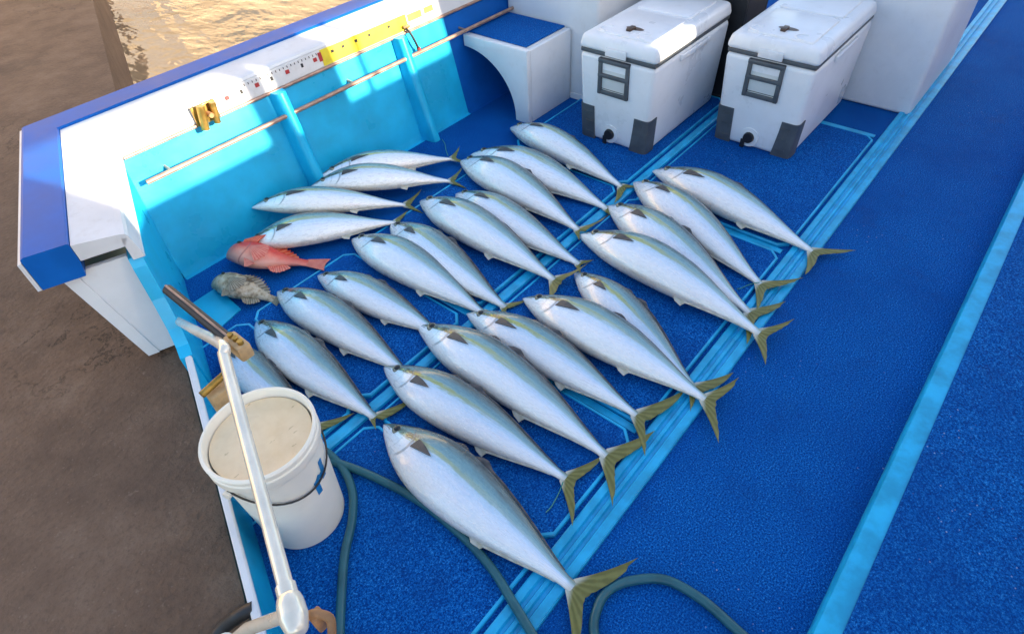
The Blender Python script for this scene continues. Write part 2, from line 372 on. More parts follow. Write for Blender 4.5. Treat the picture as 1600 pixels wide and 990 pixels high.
hatch(.565, 1.008, .462, 1.148, 'blue hatch cover under the nearest large fish beside the ribbed channel')
hatch(1.045, 2.077, .462, 1.148, 'long blue hatch cover under the middle fish beside the ribbed channel')
hatch(2.118, 3.18, .462, 1.148, 'blue hatch cover under the right cooler')

# cyan coaming and raised blue hatch at the lower right
t = thing('raised_locker', 'low cyan sided locker with blue top at the lower right edge of the deck', 'locker', (3, -.6, 0))
rbox('coaming', (-2.75, -.35, .0005), (2.6, .452, .10), 'cyan_trim', t, .012)
rbox('lid', (-2.70, -.31, .098), (2.55, .40, .112), 'carpet', t, .004, 1)

# ------------------------------------------------------------------ far bulwark
bul = thing('bulwark', 'cyan bulwark with ribs, pipe rail and white and blue cap along the far side', 'bulwark', (.57, 2.33, 0))
def bp(o):     # keep world placement under the bulwark empty
    o.parent = bul; o.matrix_parent_inverse = Matrix.Translation(-Vector(bul.location)); return o
X0, X1 = .541, 8.5
BLUE_X = 2.262  # inner skin changes from cyan to blue here
def skin(x0, x1, mat, name):
    pts = [(2.300, .0), (2.318, .002), (bw_y(.03), .03), (bw_y(.52), .52), (bw_y(.52)+.05, .52), (2.46, -.05), (2.40, -.05)]
    return bp(prism(name, pts, 'x', x0, x1, mat))
skin(X0, BLUE_X, 'cyan', 'inner_skin'); skin(BLUE_X+.0005, X1, 'blue_paint', 'inner_skin')
bp(prism('outer_skin', [(2.47, -.9), (2.50, -.05), (2.60, .50), (2.64, .50), (2.54, -.05), (2.51, -.9)], 'x', .66, X1, 'white'))
def mitre_x(y): return .58-(y-2.43)*.605            # the cap turns the corner here
def mitre_s(n): return (2.05-.731*n)/.912
def cap_run(name, pts, mat):
    bm = bmesh.new(); A = [bm.verts.new((mitre_x(p[0]), p[0], p[1])) for p in pts]; B = [bm.verts.new((X1, p[0], p[1])) for p in pts]; k = len(pts)
    bm.faces.new(A); bm.faces.new(B[::-1])
    for i in range(k): bm.faces.new((A[i], B[i], B[(i+1) % k], A[(i+1) % k]))
    bp(obj(name, bm_mesh(bm, name), mat))
CAP = [('cap_panel', [(2.424, .500), (2.436, .576), (2.46, .576), (2.46, .500)], 'cap_white'),
       ('cap_top', [(2.436, .578), (2.442, .588), (2.46, .592), (2.588, .604), (2.588, .55), (2.46, .55), (2.44, .577)], 'cap_white'),
       ('cap_edge', [(2.590, .55), (2.590, .608), (2.596, .612), (2.712, .612), (2.722, .606), (2.722, .50), (2.60, .50)], 'blue_paint'),
       ('rub_strip', [(2.724, .598), (2.736, .594), (2.736, .50), (2.724, .50)], 'cap_white')]
for c_ in CAP: cap_run(*c_)
def rib(x):
    bm = bmesh.new(); L = []
    for z, d in ((.001, .085), (.12, .078), (.30, .068), (.44, .062), (.499, .058)):
        y = bw_y(z)
        L.append([bm.verts.new(v) for v in ((x-.034, y+.004, z), (x-.026, y-d*.75, z), (x-.018, y-d*.95, z), (x, y-d, z), (x+.018, y-d*.95, z), (x+.026, y-d*.75, z), (x+.034, y+.004, z))])
    for a, b in zip(L, L[1:]):
        for i in range(6): bm.faces.new((a[i], a[i+1], b[i+1], b[i]))
    bm.faces.new(L[0]); bm.faces.new(L[-1])
    me = bm_mesh(bm, 'rib'); smooth_angle(me, 50); bp(obj('rib', me, 'cyan'))
for x in (1.245, 1.94, 3.4, 4.1, 4.8, 5.5): rib(x)
bp(tube('pipe_rail', [(.60, 2.362, .408), (3.1, 2.362, .408)], .0095, 'steel', None, 14))
for x in (.70, 1.60, 2.35, 2.95):
    bp(tube('rail_clip', [(x, 2.364, .408), (x, 2.42, .412)], .006, 'steel', None, 8))
# measuring strip on the cap face
def cap_plate(name, x0, x1, z0, z1, mat, off=.0012):
    def f(z): return 2.424+(z-.5)*(.012/.076)
    n = .0022
    return bp(prism(name, [(f(z0)-off-n, z0), (f(z1)-off-n, z1), (f(z1)-.0003, z1), (f(z0)-.0003, z0)], 'x', x0, x1, mat))
cap_plate('ruler_plate', .80, 1.508, .508, .570, 'ruler_white')
cap_plate('ruler_plate', 1.510, 2.02, .506, .572, 'yellow')
cap_plate('ruler_plate', 2.022, 2.22, .508, .570, 'ruler_white')
for i, x in enumerate((.96, 1.03, 1.10, 1.17, 1.245, 1.32, 1.40, 1.465)):
    cap_plate('ruler_mark', x, x+(.018 if i % 2 else .010), .538, .553, 'red' if i % 2 else 'black', .004)
for i in range(34):
    x = .86+i*.019
    if x < 1.5: cap_plate('ruler_tick', x, x+.0022, .560, .568, 'black', .004)
for x, m in ((1.565, 'black'), (1.625, 'black'), (1.70, 'black'), (1.78, 'black'), (1.90, 'black')): cap_plate('ruler_mark', x, x+.014, .545, .556, m, .004)
cap_plate('ruler_mark', 1.495, 1.512, .530, .566, 'red', .004)
cap_plate('ruler_mark', 2.03, 2.12, .535, .566, 'orange', .004); cap_plate('ruler_mark', 2.14, 2.20, .54, .566, 'orange', .004)
bp(tube('cap_edge_bead', [(.585, 2.421, .4965), (X1, 2.421, .4965)], .0075, 'steel', None, 8))

# brass rod holder on the cap, hanging clip on the rail
t = thing('rod_holder', 'small brass rod holder bolted on the white cap at the left', 'rod holder', (.93, 2.40, .515))
rbox('base_plate', (-.05, .008, -.02), (.05, .020, .055), 'brass', t, .004)
tube('socket', [(-.035, -.012, -.03), (-.02, -.012, .06)], .016, 'brass', t, 12)
tube('socket', [(.02, -.012, -.025), (.03, -.012, .055)], .013, 'brass', t, 12)
tube('knob', [(.0, -.005, .02), (.0, -.035, .02)], .010, 'rust', t, 10)
t = thing('cord_clip', 'short black cord with a red clip hanging from the cap by the second rib', 'clip', (2.015, 2.385, .44))
tube('cord', [(-.02, .035, .08), (-.012, .012, .06), (0, .0, .02), (.012, -.004, -.02)], .006, 'black', t, 8, 5)
tube('clip', [(.012, -.004, -.018), (.02, -.006, -.045)], .010, 'red', t, 8)
tube('loop', [(-.03, .03, .085), (-.012, .022, .088), (.004, .03, .08)], .008, 'rust', t, 8, 4)

# ------------------------------------------------------------------ near side: low gunwale with hand rail
g = thing('gunwale', 'low white topped gunwale beside the brown quay', 'gunwale', tuple(NS(1.0, WALL_N)))
def gp(o): o.parent = g; o.matrix_parent_inverse = Matrix.Translation(-Vector(g.location)); return o
def nsprism(name, pts, s0, s1, mat):
    bm = bmesh.new(); A = [bm.verts.new(NS(s0, n, z)) for n, z in pts]; B = [bm.verts.new(NS(s1, n, z)) for n, z in pts]; k = len(pts)
    bm.faces.new(A); bm.faces.new(B[::-1])
    for i in range(k): bm.faces.new((A[i], B[i], B[(i+1) % k], A[(i+1) % k]))
    return obj(name, bm_mesh(bm, name), mat)
gp(nsprism('side_wall', [(WALL_N-.012, -.7), (WALL_N-.012, .186), (WALL_N, .186), (WALL_N+.004, .0), (WALL_N+.004, -.11)], -5.4, 2.36, 'cyan'))
gp(nsprism('top_strip', [(WALL_N-.017, .187), (WALL_N-.017, .196), (WALL_N-.013, .200), (WALL_N-.001, .200), (WALL_N+.003, .196), (WALL_N+.003, .187)], -5.4, 2.34, 'white'))

# full height return at the corner with the far bulwark, ending in a sloping wing
bm = bmesh.new(); A, B = [], []
for s_, z_ in ((1.66, .0), (1.66, .2005), (1.70, .215), (1.74, .26), (1.775, .36), (1.80, .47), (1.815, .499), (2.47, .499), (2.47, .0)):
    A.append(bm.verts.new(NS(s_, WALL_N-.030, z_))); B.append(bm.verts.new(NS(s_, WALL_N+.008, z_)))
bm.faces.new(A); bm.faces.new(B[::-1])
for i in range(9): bm.faces.new((A[i], B[i], B[(i+1) % 9], A[(i+1) % 9]))
gp(obj('corner_wing', bm_mesh(bm, 'corner_wing'), 'cyan'))
gp(nsprism('outer_skin', [(-.440, .12), (-.515, .499), (-.475, .499), (-.405, .12)], 1.83, 2.52, 'white'))
gp(nsprism('end_panel', [(-.425, .12), (-.505, .499), (WALL_N-.032, .499), (WALL_N-.032, .12)], 1.835, 1.85, 'white'))
for nm, pts, mt in CAP:
    bm = bmesh.new(); k = len(pts); q2 = [(-.29-(p[0]-2.43)*.915, p[1]) for p in pts]
    A = [bm.verts.new(NS(1.80, n, z)) for n, z in q2]; B = [bm.verts.new(NS(mitre_s(n), n, z)) for n, z in q2]
    bm.faces.new(A); bm.faces.new(B[::-1])
    for i in range(k): bm.faces.new((A[i], B[i], B[(i+1) % k], A[(i+1) % k]))
    gp(obj(nm, bm_mesh(bm, nm), mt))
hr = thing('hand_rail', 'cream painted pipe hand rail in front of the white bucket', 'rail', tuple(NS(.72, WALL_N, .2)))
def hp(o): o.parent = hr; o.matrix_parent_inverse = Matrix.Translation(-Vector(hr.location)); return o
J1 = PZ(456, 952, .55); J2 = PZ(349, 551, .55)
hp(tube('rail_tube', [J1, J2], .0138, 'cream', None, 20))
F1 = PZ(352, 1010, .20); F2 = PZ(272, 498, .20)
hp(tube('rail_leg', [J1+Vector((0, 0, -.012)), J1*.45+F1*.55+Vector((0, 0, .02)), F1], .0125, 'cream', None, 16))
bend = J2+(J2-J1).normalized()*.035+Vector((0, 0, -.004))
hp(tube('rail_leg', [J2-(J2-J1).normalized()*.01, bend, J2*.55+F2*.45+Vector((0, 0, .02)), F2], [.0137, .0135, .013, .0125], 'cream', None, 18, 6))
def ball(name, c, r, mat, sq=(1, 1, 1)):
    bm = bmesh.new(); bmesh.ops.create_uvsphere(bm, u_segments=24, v_segments=14, radius=r)
    for v in bm.verts: v.co = Vector((v.co.x*sq[0], v.co.y*sq[1], v.co.z*sq[2]))+Vector(c)
    me = bm_mesh(bm, name); smooth_angle(me, 80); return obj(name, me, mat)
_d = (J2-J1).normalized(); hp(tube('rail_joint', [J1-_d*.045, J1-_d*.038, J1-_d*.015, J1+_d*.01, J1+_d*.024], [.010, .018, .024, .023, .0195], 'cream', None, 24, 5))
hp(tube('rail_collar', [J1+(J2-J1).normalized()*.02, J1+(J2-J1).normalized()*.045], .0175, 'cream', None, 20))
K = PZ(492, 958, .53); hp(tube('rail_hook', [J1, K+Vector((-.012, .01, .0)), K, K+Vector((.012, -.02, -.012)), K+Vector((.0, -.034, -.03))], .008, 'rust', None, 10, 5))
hp(rbox('rail_hook_plate', tuple(K+Vector((-.012, -.012, -.05))), tuple(K+Vector((.012, .010, .0))), 'rust', None, .004))
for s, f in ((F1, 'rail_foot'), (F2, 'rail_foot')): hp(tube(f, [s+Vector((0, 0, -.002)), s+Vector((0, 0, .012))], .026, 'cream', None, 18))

# dark pole clamped to the rail
D0 = PZ(262, 452, .56); D1 = PZ(360, 532, .53)
t = thing('clamped_pole', 'dark pole held to the cream rail by a rusty clamp', 'pole', tuple(D1))
tube('pole', [D0-D1, Vector((0, 0, 0))], .014, 'black', t, 14)
tube('pole_seam', [D0-D1+Vector((0, 0, .0135)), Vector((0, 0, .0135))], .003, 'steel', t, 8)
rbox('clamp', (-.014, -.062, -.030), (.022, .010, .016), 'tan_block', t, .007)
for dx, dy in ((.004, -.008), (.005, -.028), (.006, -.048)):
    tube('clamp_bolt', [(dx, dy, .012), (dx, dy, .026)], .0075, 'brass', t, 8)
P1 = PZ(318, 566, .47)
t = thing('mooring_cleat', 'tan timber block with brass fittings between the gunwale and the cream rail', 'cleat', (P1.x, P1.y, .20))
rbox('block', (-.035, -.022, .0), (.028, .022, .17), 'tan_block', t, .008)
tube('horn', [(-.045, .0, .183), (.04, .012, .188)], .010, 'brass', t, 12)

# black mooring rope on the quay
t = tag(tube('mooring_rope', [PZ(398, 948, .19), PZ(372, 962, .175), PZ(345, 985, .135), PZ(310, 1040, .118), PZ(240, 1130, .118)], .0165, 'black', None, 12, 8), 'black mooring rope running from the gunwale onto the quay', 'rope')

# ------------------------------------------------------------------ step bench and bulkhead
b = thing('step_bench', 'white moulded step with blue pad and arched front beside the bulwark', 'step', (2.347, 1.955, 0))
arc = [(.092, .0)] + [(.092+.335*(1-math.cos(a))**1.0*1.0, .02+.305*math.sin(a)) for a in [math.pi/2*i/16 for i in range(1, 17)]]
front = [(0, 0)] + [(0, .385), (.43, .385), (.43, .326)] + arc[::-1]
prism('front_panel', front, 'x', 0, .030, 'white', b, .005, 2)
rbox('side_panel', (.031, .001, .0), (.372, .030, .380), 'white', b, .006)
rbox('seat', (.031, .031, .340), (.372, .430, .382), 'white', b, .006)
rbox('pad', (.040, .034, .3825), (.366, .425, .391), 'carpet', b, .004, 1)
rbox('back_panel', (.345, .031, .001), (.371, .37, .338), 'blue_paint', b)
bh = thing('bulkhead', 'tall white cabin bulkhead behind the step bench', 'bulkhead', (2.73, 2.06, 0))
rbox('wall', (0, -.262, 0), (.75, .345, 1.25), 'white', bh, .02, 3)
rbox('skirting', (-.008, -.262, .001), (-.001, -.10, .035), 'white', bh, .002, 1)

# ------------------------------------------------------------------ coolers
def cooler(x, y0, y1, label, skew=0):
    W = y1-y0; c = thing('cooler', label, 'cooler', (x, (y0+y1)/2, 0), skew, 'white coolers beside the bulkhead')
    h = W/2; Ln = .72
    def taper(bm):
        for v in bm.verts:
            k = .915+.085*min(1, v.co.z/.44); v.co.y *= k; v.co.x = Ln/2+(v.co.x-Ln/2)*(.955+.045*min(1, v.co.z/.44))
    rbox('body', (0, -h, .012), (Ln, h, .438), 'cooler', c, .024, 4, fn=taper)
    rbox('seal', (.004, -h+.004, .436), (Ln-.004, h-.004, .457), 'dark_grey', c, .006)
    lid = rbox('lid', (-.006, -h-.006, .455), (Ln+.004, h+.006, .520), 'cooler', c, .020, 4, top=(.965, .93))
    rbox('lid_panel', (.050, -h+.060, .514), (Ln*.50, h-.060, .528), 'cooler', lid, .006, 3)
    rbox('lid_panel', (Ln*.55, -h+.060, .514), (Ln-.06, h-.060, .528), 'cooler', lid, .006, 3)
    for yy in (-.10, .10):
        tube('lid_groove', [(.085+.03*math.cos(a), yy+.045*math.sin(a), .528) for a in [math.pi*i/14 for i in range(15)]], .0045, 'cooler', lid, 8)
    # latch
    bm = bmesh.new(); bmesh.ops.create_circle(bm, cap_ends=True, segments=24, radius=.045)
    for v in bm.verts: v.co = Vector((v.co.x*.42+.145, v.co.y, .5288+.0))
    obj('latch_recess', bm_mesh(bm, 'latch_recess'), 'brown_latch', lid)
    rbox('latch', (.10, -.002, .526), (.150, .022, .540), 'brown_latch', lid, .004)
    rbox('latch_tongue', (-.012, -.055, .447), (-.003, .055, .485), 'cooler', lid, .004)
    # front handle frame
    def fx(z): return Ln/2-Ln/2*(.955+.045*min(1, z/.44))
    hd = thing_part = bpy.data.objects.new('handle', None); col.objects.link(hd); hd.parent = c
    hd.location = (0, .0, 0)
    def fbar(name, ya, yb, za, zb, mat, d0, d1):
        return rbox(name, (fx((za+zb)/2)-d1, ya, za), (fx((za+zb)/2)-d0+.012, yb, zb), mat, hd, .004, 2)
    yo = .008
    fbar('pocket', -.064+yo, .064+yo, .272, .420, 'pocket', -.004, .0012)
    for a_, b_, za, zb in ((-.083, .083, .412, .432), (-.083, .083, .344, .362), (-.083, .083, .262, .284), (-.083, -.063, .262, .432), (.063, .083, .262, .432)):
        fbar('frame_bar', a_+yo, b_+yo, za, zb, 'dark_grey', .0, .012 if za == .344 else .0105)
    fbar('pull_bar', -.066+yo, .066+yo, .285, .293, 'black', .0, .004)
    # drain plug
    pz, py = .066, .015
    bo = tube('drain_boss', [(fx(pz)+.01, py, pz), (fx(pz)-.006, py, pz)], .046, 'cooler', c, 28)
    tube('drain_plug', [(fx(pz)-.004, py, pz), (fx(pz)-.020, py, pz)], [.027, .024], 'black', c, 20)
    rbox('drain_strap', (fx(pz)-.016, py+.012, pz-.055), (fx(pz)-.008, py+.034, pz-.012), 'black', c, .003)
    # corner guards
    for s in (-1, 1):
        bm = bmesh.new(); rows = []
        for z, zz in ((.008, 0), (.07, .5), (.14, .9), (.185, 1)):
            k = .915+.085*z/.44; hy = h*k+.004; x0 = fx(z)-.005
            wid = .092-.012*zz if s < 0 else .085
            rows.append([bm.verts.new(p) for p in ((x0, s*(hy-wid), z), (x0, s*(hy-.022), z), (x0+.007, s*(hy-.006), z), (x0+.024, s*hy, z), (x0+.075, s*hy, z),
                                                   (x0+.075, s*(hy-.012), z), (x0+.03, s*(hy-.012), z), (x0+.014, s*(hy-.03), z), (x0+.014, s*(hy-wid), z))])
        for A, B in zip(rows, rows[1:]):
            for i in range(9): bm.faces.new((A[i], A[(i+1) % 9], B[(i+1) % 9], B[i]))
        bm.faces.new(rows[0]); bm.faces.new(rows[-1])
        me = bm_mesh(bm, 'corner_guard'); smooth_angle(me, 40); gd = obj('corner_guard', me, 'dark_grey', c)
        for z in (.045, .10, .15):
            k = .915+.085*z/.44; hy = h*k
            rbox('guard_rib', (fx(z)-.0085, min(s*(hy-.075), s*(hy-.03)), z), (fx(z)-.003, max(s*(hy-.075), s*(hy-.03)), z+.006), 'dark_grey', gd)
    # side rail of the lid
    rbox('side_grip', (.22, -h-.012, .40), (.50, -h+.004, .428), 'cooler', c, .006)
    for xx in (.06, Ln-.12):
        rbox('foot', (xx, -h*.8, .0), (xx+.06, h*.8, .014), 'dark_grey', c, .003)
    return c
cooler(2.392, 1.268, 1.672, 'white cooler with grey corners nearest the step bench, dark latch on its lid')
cooler(2.738, .702, 1.112, 'white cooler at the right, cut by the picture edge, standing on the right hatch')

t = thing('storage_locker', 'white locker behind the right cooler at the top of the picture', 'locker', (3.50, .1, 0))
rbox('body', (0, .30, 0), (.8, .98, .62), 'white', t, .02, 3); rbox('lid', (-.015, .285, .622), (.815, .995, .66), 'white', t, .012, 2)
t = thing('dark_filler', 'black plastic crate as dark background in the gap behind the left cooler', 'filler', (3.30, 1.47, 0))  # black open box added as dark background behind the cooler
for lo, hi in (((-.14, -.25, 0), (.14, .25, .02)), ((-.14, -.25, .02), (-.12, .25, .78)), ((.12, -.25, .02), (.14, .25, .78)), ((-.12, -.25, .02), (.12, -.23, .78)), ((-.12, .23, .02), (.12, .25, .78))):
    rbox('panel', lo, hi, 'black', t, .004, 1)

# ------------------------------------------------------------------ bucket
BX, BY, BH, BR = .217, 1.050, .40, .135
bk = thing('bucket', 'round white plastic bucket of milky water with a blue mark', 'bucket', (BX, BY, .0006 if False else .0130))
def br(z): return .108+(BR-.006-.108)*z/BH
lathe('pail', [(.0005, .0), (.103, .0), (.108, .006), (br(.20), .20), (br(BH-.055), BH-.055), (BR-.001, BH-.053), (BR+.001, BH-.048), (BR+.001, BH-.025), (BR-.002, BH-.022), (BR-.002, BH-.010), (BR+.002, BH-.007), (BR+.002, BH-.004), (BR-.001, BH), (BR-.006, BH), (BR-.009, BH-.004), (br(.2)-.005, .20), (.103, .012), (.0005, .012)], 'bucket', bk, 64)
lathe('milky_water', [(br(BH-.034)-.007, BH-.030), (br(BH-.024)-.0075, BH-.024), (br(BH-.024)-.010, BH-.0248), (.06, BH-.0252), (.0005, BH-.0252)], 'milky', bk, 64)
ang = lambda d: R(d)
pts = []
for i in range(25):
    a = R(-165+i*7.0); k = math.sin(math.pi*i/24); z = BH-.058-.095*k
    pts.append((math.cos(a)*(br(z)+.006), math.sin(a)*(br(z)+.006), z))
tube('wire_handle', pts, .0026, 'wire', bk, 8)
for a in (-165, 3):
    tube('ear', [(math.cos(R(a))*(BR-.006), math.sin(R(a))*(BR-.006), BH-.070), (math.cos(R(a))*(BR+.008), math.sin(R(a))*(BR+.008), BH-.070)], .011, 'bucket', bk, 14)
def mark(p0, p1, wd=.006):
    vs = []; fs = []; n = 8
    for i in range(n+1):
        f = i/n; a = p0[0]+(p1[0]-p0[0])*f; z = p0[1]+(p1[1]-p0[1])*f; r = br(z)+.0016
        d = Vector((( p1[0]-p0[0])*br(z), p1[1]-p0[1])); d.normalize(); nx, nz = -d.y*wd, d.x*wd
        for s in (-1, 1):
            aa = a+s*nx/r; zz = z+s*nz; rr = br(zz)+.0016; vs.append((rr*math.cos(aa), rr*math.sin(aa), zz))
    for i in range(n): fs.append((2*i, 2*i+2, 2*i+3, 2*i+1))
    return vs, fs
vs_, fs_ = [], []
am = R(-66)
for a, c_ in (((am-.16, .175), (am-.16, .225)), ((am-.16, .222), (am-.02, .232)), ((am-.02, .232), (am+.10, .214)), ((am+.10, .205), (am+.13, .268))):
    v1, f1 = mark((a[0], a[1]+.025), (c_[0], c_[1]+.03), .0078); o0 = len(vs_); vs_ += v1; fs_ += [tuple(i+o0 for i in f) for f in f1]
sm = obj('painted_mark', mesh('painted_mark', vs_, fs_), 'sticker', bk)
so_ = sm.modifiers.new('thick', 'SOLIDIFY'); so_.thickness = .0008

# ------------------------------------------------------------------ hose
def hz(z=.026): return z
hp1 = [(.03, 1.52), (.12, 1.44), (.24, 1.30), (.335, 1.178), (.394, 1.038), (.437, .834), (.44, .661), (.423, .53), (.385, .412), (.345, .27), (.345, .15), (.40, .13), (.459, .235), (.52, .268), (.575, .268), (.628, .236), (.680, .174), (.694, .089), (.685, .0), (.66, -.11), (.60, -.14)]
hpts = [Vector((x, y, .0265)) for x, y in hp1]
for i, p in enumerate(hpts):
    if .33 < p.y < .47 and i < 11: p.z = .0285
    if i >= 9 : p.z = .0125
    if i == 9: p.z = .016
tag(tube('hose', hpts, .0122, 'hose', None, 14, 10), 'long dark green hose curving past the nearest fish and looping right', 'hose', 'green hoses on the deck')
hp2 = [(.12, 1.33, .0265), (.25, 1.30, .0265), (.355, 1.19, .05), (.375, 1.10, .0265), (.345, 1.00, .0265), (.285, .925, .0265), (.205, .86, .0265), (.125, .775, .0265), (.06, .70, .0265), (-.02, .60, .0265), (-.10, .45, .02)]
tag(tube('hose', hp2, .0122, 'hose', None, 14, 10), 'short dark green hose beside the white bucket leaving at the bottom', 'hose', 'green hoses on the deck')

# ------------------------------------------------------------------ fish
def interp(tab, t):
    for (a, va), (b_, vb) in zip(tab, tab[1:]):
        if t <= b_:
            f = (t-a)/(b_-a); return tuple(x+(y-x)*f for x, y in zip(va, vb))
    return tab[-1][1]
def smooth_tab(tab, n):
    """catmull-rom through the table at n+1 stations"""
    ts = [a for a, _ in tab]; out = []
    for i in range(n+1):
        t = (i/n); t = t*t*(3-2*t)*.35+t*.65
        j = max(k for k in range(len(ts)-1) if ts[k] <= t+1e-9)
        p = [tab[max(j-1, 0)], tab[j], tab[j+1], tab[min(j+2, len(tab)-1)]]
        h = (t-p[1][0])/(p[2][0]-p[1][0]); vals = []
        for c in range(len(tab[0][1])):
            y0, y1, y2, y3 = [q_[1][c] for q_ in p]
            m1 = (y2-y0)/max(1e-6, p[2][0]-p[0][0])*(p[2][0]-p[1][0]); m2 = (y3-y1)/max(1e-6, p[3][0]-p[1][0])*(p[2][0]-p[1][0])
            vals.append((2*h**3-3*h*h+1)*y1+(h**3-2*h*h+h)*m1+(-2*h**3+3*h*h)*y2+(h**3-h*h)*m2)
        out.append((t, vals))
    return out
YT = [(0, (.004, .006, .004)), (.015, (.011, .015, .010)), (.05, (.027, .034, .021)), (.11, (.050, .060, .037)), (.19, (.077, .090, .053)), (.28, (.099, .112, .065)), (.37, (.111, .121, .070)),
      (.47, (.111, .119, .068)), (.58, (.101, .107, .061)), (.69, (.082, .086, .050)), (.79, (.060, .062, .037)), (.87, (.040, .040, .025)), (.93, (.026, .026, .017)), (.97, (.0195, .0195, .012)), (1.0, (.021, .021, .007))]
ROCK = [(0, (.02, .03, .02)), (.03, (.07, .075, .05)), (.10, (.125, .115, .09)), (.20, (.165, .16, .115)), (.32, (.185, .195, .125)), (.45, (.18, .21, .12)), (.58, (.15, .185, .10)), (.70, (.105, .125, .07)), (.82, (.075, .078, .045)), (.92, (.058, .058, .030)), (1, (.062, .062, .014))]
def fphi(t, rl): 
    k = max(0, min(1, (t-.55)/.42)); return rl*(1-k*k*(3-2*k))
def nose_up(t, tab): return .014*max(0, 1-t/.30)**2 if tab is YT else 0
def body_mesh(name, tab, L, bend=0, depth=1, n=44, m=28, rag=0, seed=0, thick=1, rl=0):
    rnd = random.Random(seed); st = smooth_tab(tab, n); vs = []; fs = []; uv = []
    for t, (hd, hv, w) in st:
        hd *= depth; hv *= depth; w *= thick
        yc = bend*((t-.45)**2-.12)+nose_up(t, tab); ph = fphi(t, rl); hm = max(hd, hv); zc = .94*math.hypot(w*math.cos(ph), hm*math.sin(ph)); cp, sn = math.cos(ph), math.sin(ph)
        for j in range(m):
            a = 2*math.pi*j/m; c, s = math.cos(a), math.sin(a)
            y = (hd if c > 0 else hv)*math.copysign(abs(c)**.93, c); z = w*math.copysign(abs(s)**.95, s)
            if rag: y += rnd.uniform(-rag, rag); z += rnd.uniform(-rag, rag)*.5
            if z < 0: z *= .93
            y, z = y*cp-z*sn, y*sn+z*cp
            vs.append((t*L, (yc+y)*L, (zc+z)*L)); uv.append((t, math.copysign(abs(c)**.93, c), s))
    for i in range(n):
        for j in range(m):
            k = (j+1) % m; fs.append((i*m+j, i*m+m+j, i*m+m+k, i*m+k))
    fs.append(tuple(range(m))); fs.append(tuple(range(n*m, n*m+m))[::-1])
    me = mesh(name, vs, fs); at = me.attributes.new('fuv', 'FLOAT_VECTOR', 'POINT')
    for i, q_ in enumerate(uv): at.data[i].vector = q_
    smooth_angle(me, 70); return me
def section(tab, t, depth=1, thick=1):
    hd, hv, w = interp(tab, t); return hd*depth, hv*depth, w*thick
def surf(tab, L, bend, depth, t, v, thick=1, rl=0):
    """point on the upper flank at station t, height v (-1 belly .. 1 back)"""
    hd, hv, w = section(tab, t, depth, thick); y = (hd if v > 0 else hv)*v; ph = fphi(t, rl); cp, sn = math.cos(ph), math.sin(ph)
    z = w*(max(0, 1-abs(v)**2.1))**.5; zc = .94*math.hypot(w*cp, max(hd, hv)*sn)
    return Vector((t*L, (bend*((t-.45)**2-.12)+nose_up(t, tab)+y*cp-z*sn)*L, (zc+y*sn+z*cp)*L))
def sheet(name, rows, mat, parent, th=.0035):
    """rows of points (equal length) skinned into a thin closed sheet; fuv.x runs across the rays"""
    n, m = len(rows), len(rows[0]); vs = []; uv = []; fs = []
    for s in (.5, -.5):
        for i, r_ in enumerate(rows):
            for j, p in enumerate(r_): 
                e = .25 if j == m-1 else 1
                vs.append((p[0], p[1], p[2]+s*th*e)); uv.append((i/(n-1), j/(m-1), s))
    N = n*m
    for i in range(n-1):
        for j in range(m-1):
            a, b_, c, d = i*m+j, i*m+j+1, i*m+m+j+1, i*m+m+j
            fs.append((a, d, c, b_)); fs.append((N+a, N+b_, N+c, N+d))
    def edge(a, b_): fs.append((a, b_, N+b_, N+a))
    for j in range(m-1): edge(j, j+1); edge((n-1)*m+j+1, (n-1)*m+j)
    for i in range(n-1): edge((i+1)*m, i*m); edge(i*m+m-1, (i+1)*m+m-1)
    me = mesh(name, vs, fs); at = me.attributes.new('fuv', 'FLOAT_VECTOR', 'POINT')
    for i, q_ in enumerate(uv): at.data[i].vector = q_
    bm = bmesh.new(); bm.from_mesh(me); bmesh.ops.recalc_face_normals(bm, faces=bm.faces); bm.to_mesh(me); bm.free()
    smooth_angle(me, 50); return obj(name, me, mat, parent)
def tail_rows(L, yc, z0, up, dn, ua, da, rise_u, rise_d, rb=.024):
    """forked tail: upper and lower lobes meeting at the stalk; rows run along each ray"""
    rows = []; n = 22; jr = random.Random(int(L*1e5))
    for i in range(n+1):
        f = i/n*2-1                     # -1 lower tip ray .. 1 upper tip ray
        s = abs(f); lob = up if f > 0 else dn; an = (ua if f > 0 else -da)
        a = an*(s**.75); ln = lob*(.30+.70*s**1.9); rise = rise_u if f > 0 else rise_d; ln *= 1-jr.uniform(0, .07)*(1 if i % 2 else .3)
        row = []
        for j in range(7):
            g_ = j/6; r_ = ln*g_; aa = a*(1-.12*(1-g_))
            # lobes sweep back: the ray bends towards the tail axis
            x = L*(.985+r_*math.cos(aa)); y = (yc+f*rb*(1-.3*g_)+r_*math.sin(aa))*L
            row.append((x, y, z0+rise*g_*g_*s))
        rows.append(row)
    return rows
FISH_LOG = []
